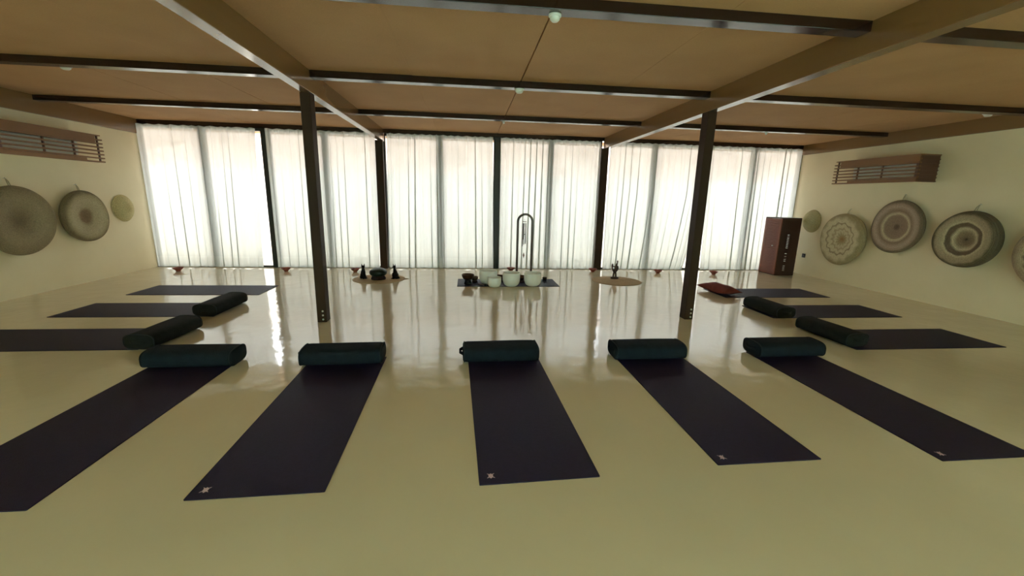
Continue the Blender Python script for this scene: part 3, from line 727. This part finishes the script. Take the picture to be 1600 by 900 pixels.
# ------------------------------------------------------------------ slatted air conditioner covers + units
def ac_cover(side):
    xw = XL if side < 0 else XR; sg = 1 if side < 0 else -1        # sg: direction into the room
    name = 'left' if side < 0 else 'right'
    y0, y1, z0, z1, dp = 5.95, 7.45, 1.875, 2.290, .36
    r = tag(empty('slatted_cover', (xw, (y0 + y1) / 2, z0)), 'brown slatted wooden box high on the %s wall around a white air conditioner' % name, 'cover', 'slatted wooden boxes')
    hl = (y1 - y0) / 2; hh = z1 - z0
    def B(bm, a, b, *rest):
        a = max(a, .003); box(bm, *( (sg * a, sg * b) if sg > 0 else (sg * b, sg * a)), *rest)
    bm = bmesh.new(); B(bm, 0, dp, -hl, hl, hh - .016, hh); obj('lid', bm, M['cover'], r)
    bm = bmesh.new(); B(bm, dp - .022, dp, -hl, hl - .10, hh - .115, hh - .016); obj('top_board', bm, M['cover'], r)
    bm = bmesh.new(); B(bm, dp - .022, dp, -hl, hl - .30, .0, .055); obj('bottom_board', bm, M['cover'], r)
    n = 7; gap = (hh - .03) / n
    for k in range(n):
        z = .004 + gap * k
        bm = bmesh.new(); B(bm, dp - .045, dp - .003, -hl, hl + .03, z, z + .020); 
        if k == 0: B(bm, dp - .10, dp - .045, -hl, hl, z, z + .014)
        bevel(obj('front_slat', bm, M['cover'], r), .002, 1)
        bm = bmesh.new(); B(bm, .0, dp - .045, -hl, -hl + .045, z, z + .014); B(bm, dp - .012, dp - .002, -hl, -hl + .04, z + .014, z + gap)
        obj('end_slat', bm, M['cover_dark'], r)
    bm = bmesh.new(); B(bm, .0, dp - .012, -hl + .012, -hl + .024, .0, hh - .016); obj('end_board', bm, M['cover_dark'], r)
    for y in (-.15, .30, hl - .03):
        bm = bmesh.new(); B(bm, dp - .042, dp - .024, y - .010, y + .010, .018, hh - .016); obj('upright', bm, M['cover_dark'], r)
    a = tag(empty('air_conditioner', (xw, 6.62, z0 + .03)), 'white air conditioner inside the slatted box on the %s wall' % name, 'air conditioner', 'white air conditioners')
    bm = bmesh.new(); prof = [(0, 0), (.13, 0), (.19, .035), (.215, .09), (.22, .25), (.20, .272), (0, .275)]
    L = .58; va = [[bm.verts.new((sg * p, y, z)) for p, z in prof] for y in (-L, L)]
    m_ = len(prof)
    for i in range(m_): j = (i + 1) % m_; bm.faces.new((va[0][i], va[0][j], va[1][j], va[1][i]))
    bm.faces.new(va[0]); bm.faces.new(va[1][::-1]); obj('casing', bm, M['white_plastic'], a)
    bm = bmesh.new(); B(bm, .135, .20, -L + .05, L - .05, .012, .020); 
    for v in bm.verts: v.co.z += (abs(v.co.x) - .13) * .5
    obj('air_flap', bm, M['white_plastic'], a)
ac_cover(-1); ac_cover(1)

# ------------------------------------------------------------------ woven trays on the walls
ST = (.47, .39, .22); BR = (.17, .11, .06); MD = (.33, .25, .14); PK = (.36, .26, .19); DK = (.06, .045, .03); RU = (.30, .15, .06); PL = (.56, .48, .31)
def tray(side, y, z, R, dep, label, stops, seed, lean=0., cone=False, thick=.16, loop=True, wob=0., zig=0, tilt=0.):
    xw = XL if side < 0 else XR; rnd = random.Random(seed)
    r = tag(empty('woven_basket', (xw, y, z)), label, 'basket', 'woven baskets on the walls')
    r.rotation_euler = (0, PI / 2 if side < 0 else -PI / 2, 0)
    # local z points into the room
    if cone:
        prof = [(0, dep), (R * .10, dep * .97), (R * .3, dep * .84), (R * .6, dep * .60), (R * .85, dep * .34), (R * .98, dep * .10), (R, .012), (R * .97, .004), (R * .9, .012), (R * .5, dep * .5), (0, dep * .8)]
    else:
        prof = [(0, dep * .55), (R * .12, dep * .56), (R * .3, dep * .66), (R * .55, dep * .86), (R * .74, dep * .98), (R * .88, dep), (R * .97, dep * .84), (R, dep * .58), (R * .97, dep * .30), (R * .86, .012), (R * .6, .004), (0, .004)]
    bm = bmesh.new(); lathe(bm, prof, 56)
    for v in bm.verts:
        a = math.atan2(v.co.y, v.co.x); rr = math.hypot(v.co.x, v.co.y)
        k = 1 + .018 * math.sin(2 * a + seed) + .012 * math.sin(3 * a + seed * 2)
        v.co.x *= k; v.co.y *= k; 
        if v.co.z > .02: v.co.z *= 1 + .07 * math.sin(a + seed) * rr / R
    w = obj('woven_body', bm, weave_mat('weave_%d' % seed, stops, R, wob, zig), r, True)
    sb = w.modifiers.new('sub', 'SUBSURF'); sb.levels = 1; sb.render_levels = 1
    if loop:
        up = -1 if side < 0 else 1      # local x direction that is up in the world
        bm = bmesh.new(); b = R * .98
        pts = [(up * (b - .01), -.012, dep * .4), (up * (b + .05), -.010, dep * .3), (up * (b + .095), 0, .02), (up * (b + .05), .010, dep * .3), (up * (b - .01), .014, dep * .4)]
        tube(bm, pts, .006, 6); obj('hanging_loop', bm, weave_mat_plain, r, True)
        bm = bmesh.new(); tube(bm, [(up * (b + .088), 0, 0), (up * (b + .088), 0, .035)], .004, 8); obj('nail', bm, M['steel'], r, True)
    return r
weave_mat_plain = mat('straw cord', (.40, .32, .19), (.48, .40, .25), .9, 40)
GY = (.30, .245, .15)
tray(-1, 6.28, 1.03, .475, .15, 'largest grey brown woven basket at the left wall, cut by the picture edge', [(0, (.16, .12, .07)), (.25, (.22, .17, .10)), (.5, GY), (.7, (.32, .26, .16)), (1, (.24, .19, .11))], 11, wob=.1)
tray(-1, 7.28, 1.045, .405, .13, 'round woven basket with a dark centre on the left wall, middle of three', [(0, BR), (.28, (.22, .15, .09)), (.42, (.38, .32, .20)), (.7, (.42, .36, .23)), (.86, (.36, .30, .18)), (1, (.18, .14, .08))], 12, wob=.08)
tray(-1, 8.12, 1.150, .235, .15, 'small pale straw cone on the left wall, nearest to the curtains', [(0, (.5, .40, .20)), (.5, (.54, .46, .25)), (1, (.50, .42, .22))], 13, cone=True, loop=False)
tray(1, 8.17, 1.150, .235, .20, 'small pointed straw cone on the right wall above the cabinet corner', [(0, (.36, .30, .15)), (.5, (.44, .38, .22)), (1, (.40, .33, .18))], 14, cone=True, loop=False)
tray(1, 7.30, .855, .49, .17, 'light woven basket with an orange brown centre on the right wall', [(0, RU), (.16, (.34, .20, .09)), (.28, (.40, .32, .18)), (.40, PL), (.50, (.40, .30, .18)), (.55, PL), (.64, PL), (.70, (.28, .20, .12)), (.74, PL), (.86, PL), (1, (.34, .27, .15))], 15, wob=.16, zig=13)
tray(1, 6.35, 1.155, .45, .10, 'reddish ringed flat woven tray on the right wall below the slatted box', [(0, (.11, .07, .05)), (.10, (.15, .10, .07)), (.16, (.26, .18, .13)), (.45, (.30, .21, .15)), (.52, PL), (.57, (.42, .32, .23)), (.62, (.26, .18, .12)), (.70, PK), (.78, (.44, .33, .25)), (.88, PK), (.93, (.20, .15, .10)), (1, (.18, .14, .09))], 16)
tray(1, 5.28, 1.05, .415, .20, 'deep woven basket with dark rings and a black centre on the right wall', [(0, (.03, .02, .015)), (.07, (.04, .03, .02)), (.12, (.18, .13, .08)), (.30, (.28, .21, .13)), (.42, PL), (.50, (.16, .11, .07)), (.60, (.14, .10, .065)), (.64, PL), (.72, (.42, .34, .22)), (.86, (.36, .28, .18)), (.93, (.15, .12, .07)), (1, (.10, .08, .05))], 17, wob=.06)
tray(1, 4.30, .92, .44, .14, 'woven basket at the right wall, mostly outside the picture edge', [(0, (.20, .14, .09)), (.4, (.32, .24, .16)), (.6, (.42, .34, .22)), (.66, (.18, .13, .09)), (.74, (.42, .34, .22)), (1, (.30, .22, .15))], 18, zig=16)

# ------------------------------------------------------------------ ceiling detectors
def detector(x, y, z, R, label, cat='detector'):
    r = tag(empty('ceiling_detector', (x, y, z)), label, cat, 'white ceiling detectors')
    bm = bmesh.new(); lathe(bm, [(0, 0), (R, 0), (R, -.012), (R * .8, -.016), (0, -.016)], 28); obj('base', bm, M['white_plastic'], r, True)
    bm = bmesh.new(); lathe(bm, [(R * .78, -.016), (R * .76, -.030), (R * .5, -.042), (0, -.045)], 28); obj('dome', bm, M['white_plastic'], r, True)
detector(-4.21, 5.20, ZC - .002, .055, 'white round detector on the ceiling boards of the left bay')
detector(.565, 3.0, ZJ, .042, 'white round detector under the nearest joist, at the top centre')
detector(.56, 4.935, ZJ, .055, 'white round detector under the joist over the room centre')
detector(6.90, 5.22, ZC - .002, .055, 'white round detector on the ceiling boards near the right wall')
detector(.55, 6.90, ZJ, .022, 'tiny sensor under the middle bay joist closest to the curtains')
detector(4.985, 6.90, ZJ, .022, 'tiny sensor under the right bay joist closest to the curtains')

# ------------------------------------------------------------------ outside
struct(obj('ground', boxes((-40, 40, YB + .25, 60, -.25, -.05)), M['ground']))
struct(obj('ground_front', boxes((-40, 40, -30, YF - .3, -.25, -.05)), mat('grass', (.10, .20, .05), (.16, .27, .08), .9, 2)))
bm = bmesh.new(); box(bm, -16, 18, 12.6, 12.95, -.1, 2.12)
gw = obj('garden_wall', bm, M['garden_wall']); tag(gw, 'pale stone garden wall outside, seen through the sheer curtains', 'wall')
bm = bmesh.new(); nx, ny = 90, 30; g = []
for j in range(ny + 1):
    row = []
    for i in range(nx + 1):
        x = -30 + 62 * i / nx; y = 14 + 16 * j / ny
        hgt = (j / ny) ** .8 * 6.8 + .9
        hgt += .5 * math.sin(x * 1.3 + y * .7) * math.sin(y * 1.7 + x * .3) + .28 * math.sin(x * 3.7 + 2) * math.sin(y * 4.1) + random.uniform(-.16, .16)
        row.append(bm.verts.new((x, y, max(-.2, hgt))))
    g.append(row)
for j in range(ny):
    for i in range(nx): bm.faces.new((g[j][i], g[j][i + 1], g[j + 1][i + 1], g[j + 1][i]))
h_ = obj('hillside', bm, M['rock']); h_['kind'] = 'structure'

# ------------------------------------------------------------------ light: daylight sky, high sun behind the house roof
wd = bpy.data.worlds.new('sky'); scene.world = wd; wd.use_nodes = True
bg = wd.node_tree.nodes['Background']; bg.inputs['Color'].default_value = (.95, .97, 1.0, 1); bg.inputs['Strength'].default_value = 11.0
sl = bpy.data.lights.new('sun', 'SUN'); sl.energy = 4.5; sl.color = (1, .93, .83); sl.angle = math.radians(1.5)
so = bpy.data.objects.new('sun', sl); COL.objects.link(so)
so.rotation_euler = Vector((.12, .42, -1.0)).to_track_quat('-Z', 'Y').to_euler()
def portal(name, loc, rot, sx, sy):
    l = bpy.data.lights.new(name, 'AREA'); l.shape = 'RECTANGLE'; l.size = sx; l.size_y = sy; l.cycles.is_portal = True
    o = bpy.data.objects.new(name, l); COL.objects.link(o); o.location = loc; o.rotation_euler = rot
portal('portal_back', ((XL + XR) / 2, YB + .12, 1.34), (-PI / 2, 0, 0), XR - XL, 2.68)
portal('portal_front', ((DX0 + DX1) / 2, YF - .22, DZ / 2), (PI / 2, 0, 0), DX1 - DX0, DZ)

# ------------------------------------------------------------------ camera
cd = bpy.data.cameras.new('camera'); cd.sensor_width = 36; cd.lens = 647.44 / 1600 * 36; cd.clip_start = .05
co = bpy.data.objects.new('camera', cd); COL.objects.link(co)
co.matrix_world = Matrix.Translation((0, 0, H)) @ Matrix.Rotation(-.1073, 4, 'Z') @ Matrix.Rotation(PI / 2 - .2134, 4, 'X') @ Matrix.Rotation(.0236, 4, 'Z')
scene.camera = co
scene.view_settings.view_transform = 'Standard'; scene.view_settings.look = 'None'
scene.view_settings.gamma = 1; scene.view_settings.use_curve_mapping = False
scene.view_settings.exposure = -0.27
scene.cycles.use_denoising = True
scene.cycles.max_bounces = 14; scene.cycles.diffuse_bounces = 8; scene.cycles.transparent_max_bounces = 16
scene.cycles.sample_clamp_indirect = 8
